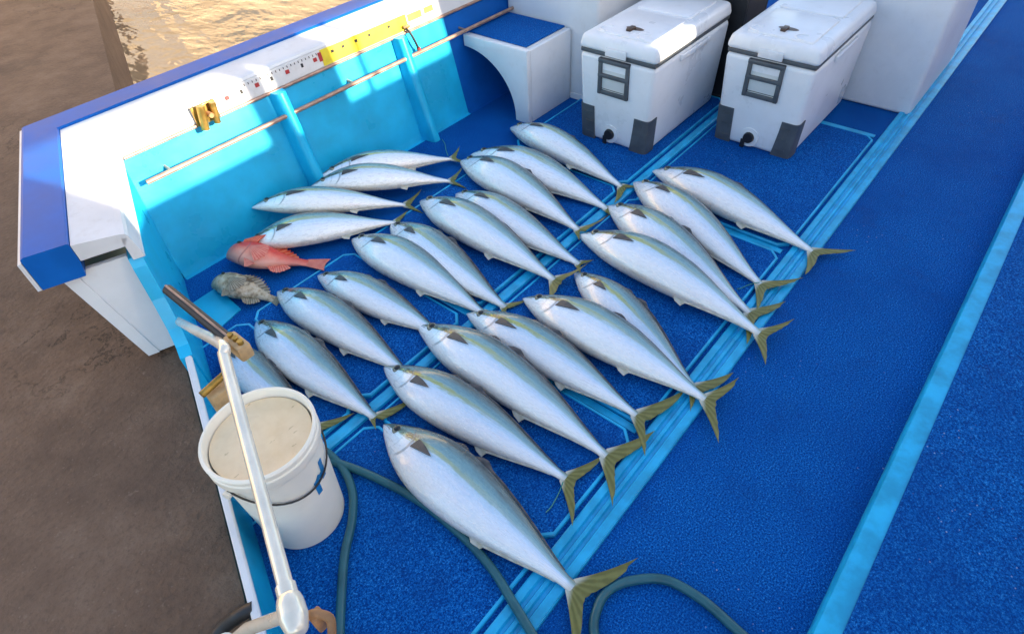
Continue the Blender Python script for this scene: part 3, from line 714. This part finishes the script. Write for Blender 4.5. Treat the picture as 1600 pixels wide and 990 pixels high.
def yellowtail(nose, tail, label, zn=.015, zt=.015, depth=1.0, bend=0.0, up=.27, dn=.27, ua=46, da=50, ru=.0, rd=.0, thick=1.0, roll_=0):
    n3 = PZ(nose[0], nose[1], zn+.012); t3 = PZ(tail[0], tail[1], zt+.012)
    d = t3-n3; L = math.hypot(d.x, d.y); hd = math.atan2(d.y, d.x); L3 = d.length
    root = thing('yellowtail', label, 'fish', (n3.x, n3.y, zn), 0, 'yellowtail laid out on the deck')
    root.rotation_euler = (0, math.atan2(-(zt-zn), L), hd)
    sd = int(nose[0]*7+nose[1]); rnd = random.Random(sd); L = L3
    depth *= .985*rnd.uniform(.95, 1.05); rl = R(rnd.uniform(12, 22)); thick *= rnd.uniform(.96, 1.05); bend += rnd.uniform(-.05, .05)
    body = obj('body', body_mesh('yellowtail_body', YT, L, bend, depth, seed=sd, thick=thick, rl=rl), 'fish', root)
    S = lambda t, v: surf(YT, L, bend, depth, t, v, thick, rl)
    yc = lambda t: bend*((t-.45)**2-.12)
    # eye
    p = S(.105, .32); e = ball('eye', p-Vector((0, 0, .0035)), .0170*L/.75, 'eye_ring', (1, 1, .55)); e.parent = root
    pu = ball('pupil', p+Vector((0, .0, .0006)), .0118*L/.75, 'eye_dark', (1, 1, .6)); pu.parent = e
    # pectoral fin folded against the flank
    rows = []; ln = rnd.uniform(.105, .135); dv = rnd.uniform(-.16, .0)
    for i in range(9):
        f = i/8; row = []
        for j in range(7):
            g_ = j/6; t_ = .232+.012*f+g_*ln*(1-.55*f); v_ = -.04+dv+.42*f*(1-.6*g_)+.14*g_
            q_ = S(t_, v_); row.append((q_.x, q_.y, q_.z+.0035+.004*g_*(1-f)))
        rows.append(row)
    sheet('pectoral_fin', rows, 'fin_dark', root, .003)
    # dorsal fins: short spiny fin, long soft fin lying nearly flat against the back
    def ridge(name, a, b_, hh, side, mat, lean=.35, k=14):
        rows = []
        for i in range(k+1):
            f = i/k; t_ = a+(b_-a)*f; hdv = section(YT, t_, depth, thick); base = hdv[0] if side > 0 else hdv[1]
            h_ = hh(f); w = hdv[2]
            ph = fphi(t_, rl); cp, sn = math.cos(ph), math.sin(ph); zc = .94*math.hypot(w*cp, max(hdv[0], hdv[1])*sn)
            r0 = base*.97
            rows.append([(t_*L+lean*h_*L*g_, (yc(t_)+side*(r0+h_*g_)*cp)*L, max(.001, (zc+side*(r0+h_*g_)*sn-.2*h_*g_)*L)) for g_ in (0, .5, 1)])
        return sheet(name, rows, mat, root, .004)
    ridge('first_dorsal_fin', .33, .43, lambda f: .014*math.sin(math.pi*min(1, f*1.1))+.001, 1, 'fin_dark')
    ridge('second_dorsal_fin', .44, .94, lambda f: .013*math.exp(-((f-.05)/.07)**2)+.008*(1-f)+.003, 1, 'fin_dark', 1.4, 20)
    ridge('anal_fin', .62, .94, lambda f: .017*math.exp(-((f-.06)/.06)**2)+.006*(1-f)+.002, -1, 'fin_pale', 1.5, 18)
    # pelvic fin
    rows = []
    for i in range(6):
        f = i/5; h_ = section(YT, .27+.02*f, depth, thick)
        rows.append([((.255+.012*f)*L+g_*.085*(1-.4*f)*L, (yc(.27)-h_[1]*(.93-.10*f)*math.cos(rl))*L-g_*.010*L*(1-f), (.94*math.hypot(h_[2]*math.cos(rl), h_[1]*math.sin(rl))-h_[1]*.93*math.sin(rl)+.012*f)*L+.004) for g_ in (0, .35, .7, 1)])
    sheet('pelvic_fin', rows, 'fin_pale', root, .003)
    # forked tail
    zc = section(YT, 1, depth, thick)[2]*.93*L+.002
    sheet('tail_fin', tail_rows(L, yc(1.0), zc, up*rnd.uniform(.72, .85), dn*rnd.uniform(.72, .85), R(ua), R(da), ru, rd), 'fin_olive', root, .0045)
    return root

Y = yellowtail
# four fish with their heads against the far bulwark
Y((497, 277), (706, 247), 'yellowtail lying against the bulwark, farthest of the four whose heads point left', .115, .02, .88, .0, ua=40, da=40, up=.22, dn=.22, ru=.02)
Y((482, 292), (703, 280), 'second from the far end of the four yellowtail pointing left, nose by the rib', .10, .018, .95, -.05, ua=44, da=40, up=.22, dn=.2, ru=.02)
Y((392, 324), (633, 319), 'yellowtail touching the bulwark with its head left of the rib, third of four', .115, .018, .92, .0, ua=44, da=36, up=.24, dn=.20, ru=.02)
Y((380, 384), (618, 345), 'yellowtail whose head is covered by the red fish', .05, .016, 1.08, .0, ua=40, da=40, up=.2, dn=.2)
# far row
Y((795, 199), (972, 290), 'yellowtail farthest back on the deck, nose at the foot of the white step', .016, .016, .92, .0, ua=30, da=55, up=.15, dn=.22)
Y((735, 240), (952, 322), 'yellowtail second from the back, its tail ending under another fish nose', .018, .016, 1.0, -.06, ua=20, da=20, up=.12, dn=.12)
Y((717, 251), (906, 357), 'yellowtail whose narrow olive tail points right between two heads in the far row', .018, .03, .96, .0, ua=62, da=30, up=.22, dn=.12, ru=.04)
Y((708, 303), (903, 413), 'yellowtail of the far row with its tail between two overlapping tails, no hose near', .016, .016, 1.0, .05, ua=50, da=30, up=.10, dn=.10)
Y((653, 314), (866, 436), 'yellowtail of the far row whose forked tail lies over the gutter above another head', .018, .026, .98, .0, ua=58, da=50, up=.22, dn=.24, ru=.035, rd=.035)
Y((606, 351), (787, 480), 'yellowtail of the far row pressed against its left neighbour, dark tail in shadow', .018, .016, 1.0, .05, ua=60, da=30, up=.14, dn=.12)
Y((547, 373), (757, 487), 'pale yellowtail right of the red fish tail, own tail under a nearer fish', .016, .016, 1.02, -.05, ua=20, da=20, up=.1, dn=.1)
Y((493, 430), (690, 522), 'yellowtail starting at the cyan hatch edge below the red fish tail', .018, .016, .98, -.04, ua=20, da=20, up=.1, dn=.1)
Y((430, 455), (637, 580), 'yellowtail with its nose beside the brown fish', .018, .016, 1.02, -.02, ua=20, da=20, up=.1, dn=.1)
Y((395, 503), (583, 652), 'yellowtail above the bucket with open gill cover and dark tail on the gutter', .016, .018, 1.0, .06, ua=66, da=20, up=.22, dn=.1)
Y((343, 535), (488, 668), 'yellowtail half hidden behind the white bucket and the cream rail', .016, .018, 1.0, .05, ua=60, da=25, up=.26, dn=.2)
# near row, from the right
Y((1018, 266), (1270, 391), 'rightmost yellowtail, in front of the right cooler', .016, .018, .98, -.03, ua=42, da=62, up=.24, dn=.24)
Y((987, 284), (1188, 443), 'yellowtail second from the right end of the near row', .016, .018, .98, .04, ua=62, da=42, up=.25, dn=.25, ru=.01)
Y((947, 321), (1170, 488), 'yellowtail third from the right end of the near row, tail under its neighbour', .016, .016, 1.0, .05, ua=72, da=44, up=.24, dn=.24)
Y((903, 366), (1190, 517), 'yellowtail of the near row with a yellow stripe, tail crossing onto the plain right deck', .016, .030, .98, -.03, ua=60, da=45, up=.22, dn=.22, ru=.012)
Y((895, 425), (1084, 603), 'narrow yellowtail squeezed between two larger ones, tail on the ribbed channel', .016, .016, .96, .06, ua=76, da=40, up=.26, dn=.2)
Y((815, 466), (1103, 621), 'near row yellowtail under a forked tail tip, its own tail beyond the channel', .016, .028, 1.0, -.03, ua=66, da=42, up=.22, dn=.26, ru=.01)
Y((727, 489), (996, 645), 'yellowtail with a bright blue back and yellow spots in the middle of the near row', .018, .022, .98, -.03, ua=64, da=42, up=.30, dn=.25)
Y((650, 509), (950, 708), 'long yellowtail of the near row whose tail is crossed by the next two tails', .018, .020, .94, .0, ua=64, da=42, up=.24, dn=.25)
Y((596, 574), (884, 746), 'yellowtail next to the nearest one, tied tail beside green twine', .018, .020, .98, -.03, ua=62, da=44, up=.24, dn=.25)
Y((595, 664), (895, 917), 'largest and nearest yellowtail with its tail at the bottom edge beside the hose', 0.016, .018, 1.05, .03, ua=60, da=46, up=.28, dn=.30)

# ------------------------------------------------------------------ red fish and brown fish
def rockfish(nose, tail, name, label, body_mat, fin, flap, depth, zn, zt, bend, rag=0, tl=.25):
    n3 = PZ(nose[0], nose[1], zn+.02); t3 = PZ(tail[0], tail[1], zt+.012); d = t3-n3; L = d.length
    root = thing(name, label, 'fish', (n3.x, n3.y, zn)); root.rotation_euler = (0, math.atan2(-(zt-zn), math.hypot(d.x, d.y)), math.atan2(d.y, d.x))
    obj('body', body_mesh(name+'_body', ROCK, L, bend, depth, 36, 26, rag, 3), body_mat, root)
    S = lambda t, v: surf(ROCK, L, bend, depth, t, v)
    p = S(.20, .42); e = ball('eye', p-Vector((0, 0, .004)), .040*L, 'eye_ring' if not rag else fin, (1, .8, .5)); e.parent = root
    pu = ball('pupil', p+Vector((0, 0, .003)), .026*L, 'eye_dark', (1, .7, .5)); pu.parent = e
    # fan pectoral
    rows = []
    for i in range(11):
        f = i/10; a = R(-60+100*f); row = []
        for j in range(6):
            g_ = j/5; q_ = S(.40, -.15); row.append((q_.x+g_*.20*L*math.cos(a)*(1-.12*(i % 2)*g_), q_.y+(f-.5)*.05*L+g_*.16*L*math.sin(a), q_.z+.003-.05*L*g_*g_))
        rows.append(row)
    sheet('pectoral_fin', rows, fin, root, .003)
    # spiny dorsal: zigzag sail
    rows = []
    for i in range(25):
        f = i/24; t_ = .28+.55*f; hdv = section(ROCK, t_, depth); h_ = (.13*math.sin(math.pi*f)**.6+.01)*(1 if i % 2 else .55)
        y0 = (bend*((t_-.45)**2-.12)+hdv[0]*.95)*L
        rows.append([((t_+.05*g_)*L, y0+h_*L*g_, hdv[2]*.93*L-.25*h_*L*g_) for g_ in (0, .5, 1)])
    sheet('dorsal_fin', rows, flap, root, .003)
    rows = []
    for i in range(13):
        f = i/12; t_ = .60+.20*f; hdv = section(ROCK, t_, depth); h_ = (.11*math.sin(math.pi*(.15+.75*f)))*(1 if i % 2 else .85)
        y0 = (bend*((t_-.45)**2-.12)-hdv[1]*.95)*L
        rows.append([((t_+.06*g_)*L, y0-h_*L*g_, hdv[2]*.9*L) for g_ in (0, .5, 1)])
    sheet('anal_fin', rows, fin, root, .003)
    rows = []
    for i in range(9):
        f = i/8; a = R(-70+50*f); q_ = S(.36, -.80)
        rows.append([(q_.x+g_*.15*L*math.cos(a), q_.y+g_*.13*L*math.sin(a), q_.z-.03*L*g_) for g_ in (0, .5, 1)])
    sheet('pelvic_fin', rows, fin, root, .003)
    zc = section(ROCK, 1, depth)[2]*.93*L+.002; yb = bend*((1-.45)**2-.12); rows = []
    for i in range(15):
        f = i/14*2-1; a = R(20 if rag else 11)*f; rows.append([((.985+g_*tl*(1-.10*(1-f*f)))*L, (yb+f*.055+g_*tl*math.sin(a))*L, zc) for g_ in (0, .25, .5, .75, 1)])
    sheet('tail_fin', rows, fin, root, .004)
    return root, S, L
rf, S, L = rockfish((353, 397), (478, 412), 'red_rockfish', 'red and pink rockfish lying over a yellowtail head near the bulwark', 'redfish', 'pink_fin', 'red_fin', .92, .03, .016, .20, tl=.26)
# raised gill flap of the red fish
rows = []
for i in range(9):
    f = i/8; row = []
    for j in range(6):
        g_ = j/5; q_ = S(.22+.16*f, .62+.1*f); row.append((q_.x+g_*.13*L*(.3+f*.4), q_.y+g_*.17*L*(.25+.75*f), q_.z-.006+.035*L*math.sin(g_*2.4)))
    rows.append(row)
sheet('gill_flap', rows, 'red_fin', rf, .005)
rockfish((332, 440), (428, 466), 'brown_rockfish', 'mottled brown rockfish lying beside the red fish on the deck', 'brownfish', 'brown_fin', 'brown_fin', .95, .012, .010, .0, .006, .12)

# ------------------------------------------------------------------ small things
tag(tube('twine', [PZ(880, 752, .05), PZ(873, 770, .02), PZ(862, 790, .017), PZ(853, 800, .017)], .0016, 'twine', None, 6, 5), 'green twine hanging from the tail next to the nearest fish', 'twine')
tag(tube('twine', [PZ(700, 243, .045), PZ(697, 235, .035), PZ(695, 225, .02), PZ(691, 218, .004)], .0018, 'twine', None, 6, 5), 'pale twine at the tail of the farthest left pointing fish', 'twine')
tag(tube('twine', [PZ(1187, 441, .04), PZ(1172, 444, .02), PZ(1158, 450, .017), PZ(1152, 451, .017)], .0016, 'twine', None, 6, 5), 'green twine at the tail second from the right end', 'twine')
pl = prism('drain_plate', [tuple(PZ(*q_)[:2]) for q_ in ((300, 476), (340, 450), (377, 484), (346, 512))], 'z', .0008, .006, 'cyan', None)
tag(pl, 'flat teal plate on the deck below the brown fish', 'plate')

# ------------------------------------------------------------------ unseen wall added on the right to shade the deck; openings place sun patches
YW = -2.0
dh = thing('shade_wall', 'unseen white wall added on the right to shade the deck, with openings cut for sun patches', 'shade wall', (3.0, YW, 0))
kx = SUN_DX; kz = math.tan(SUN_EL)*math.hypot(1, SUN_DX)
def to_wall(x, y, z): d = y-YW; return x+kx*d, z+kz*d
def opening(x0, x1, z0, z1, y):
    a = to_wall(x0, y, z0); b_ = to_wall(x1, y, z1); return (a[0], b_[0], a[1], b_[1])
OPEN = [opening(.25, 1.13, .30, .66, 2.40), opening(1.222, 1.262, .30, .64, 2.39), opening(1.575, 1.70, .318, .70, 2.40), opening(1.725, 2.25, .318, .70, 2.40), opening(2.43, 2.74, .455, .545, 1.26)]
xs = sorted({-1.0, 9.0, *[o for w_ in OPEN for o in w_[:2]]}); zs = sorted({0.0, 3.3, *[o for w_ in OPEN for o in w_[2:]]})
bm = bmesh.new()
for za, zb in zip(zs, zs[1:]):
    run = None
    for xa, xb in list(zip(xs, xs[1:]))+[(None, None)]:
        op = xa is None or any(w_[0] <= (xa+xb)/2 <= w_[1] and w_[2] <= (za+zb)/2 <= w_[3] for w_ in OPEN)
        if not op: run = (run[0], xb) if run else (xa, xb)
        elif run:
            m4 = Matrix.Translation(((run[0]+run[1])/2-3, 0, (za+zb)/2)) @ Matrix.Diagonal((run[1]-run[0], .03, zb-za, 1))
            bmesh.ops.create_cube(bm, size=1, matrix=m4); run = None
obj('wall', bm_mesh(bm, 'wall'), 'white', dh)
rbox('roof', (-4.1, -1.6, 3.302), (6.1, .12, 3.38), 'white', dh, .02)
for x in (-3.95, 5.95): rbox('post', (x-.04, -1.5, 0), (x+.04, -1.42, 3.30), 'white', dh, .01)

# ------------------------------------------------------------------ sunlit warehouse across the basin (added out of view to give the water golden reflections)
t = thing('backdrop', 'tan harbour warehouse across the basin, added out of view for its golden reflection in the water', 'building', (3, 15, -.5))
MAT['tan_wall'] = paint('tan_wall', (.50, .38, .25), .8, .15, 1.5, .2)
rbox('wall', (-14, 0, 0), (16, 8, 8.5), 'tan_wall', t)
prism('roof', [(-.6, 8.5), (8.6, 8.5), (4, 10.5)], 'x', -14.4, 16.4, 'dark_grey', t)
for i in range(7):
    rbox('window', (-12.5+i*4, -.04, 3.4), (-10.9+i*4, .03, 4.8), 'dark_grey', t)
for i in range(3): rbox('door', (-9+i*9, -.06, .0), (-6+i*9, .03, 2.9), 'brown_latch', t)
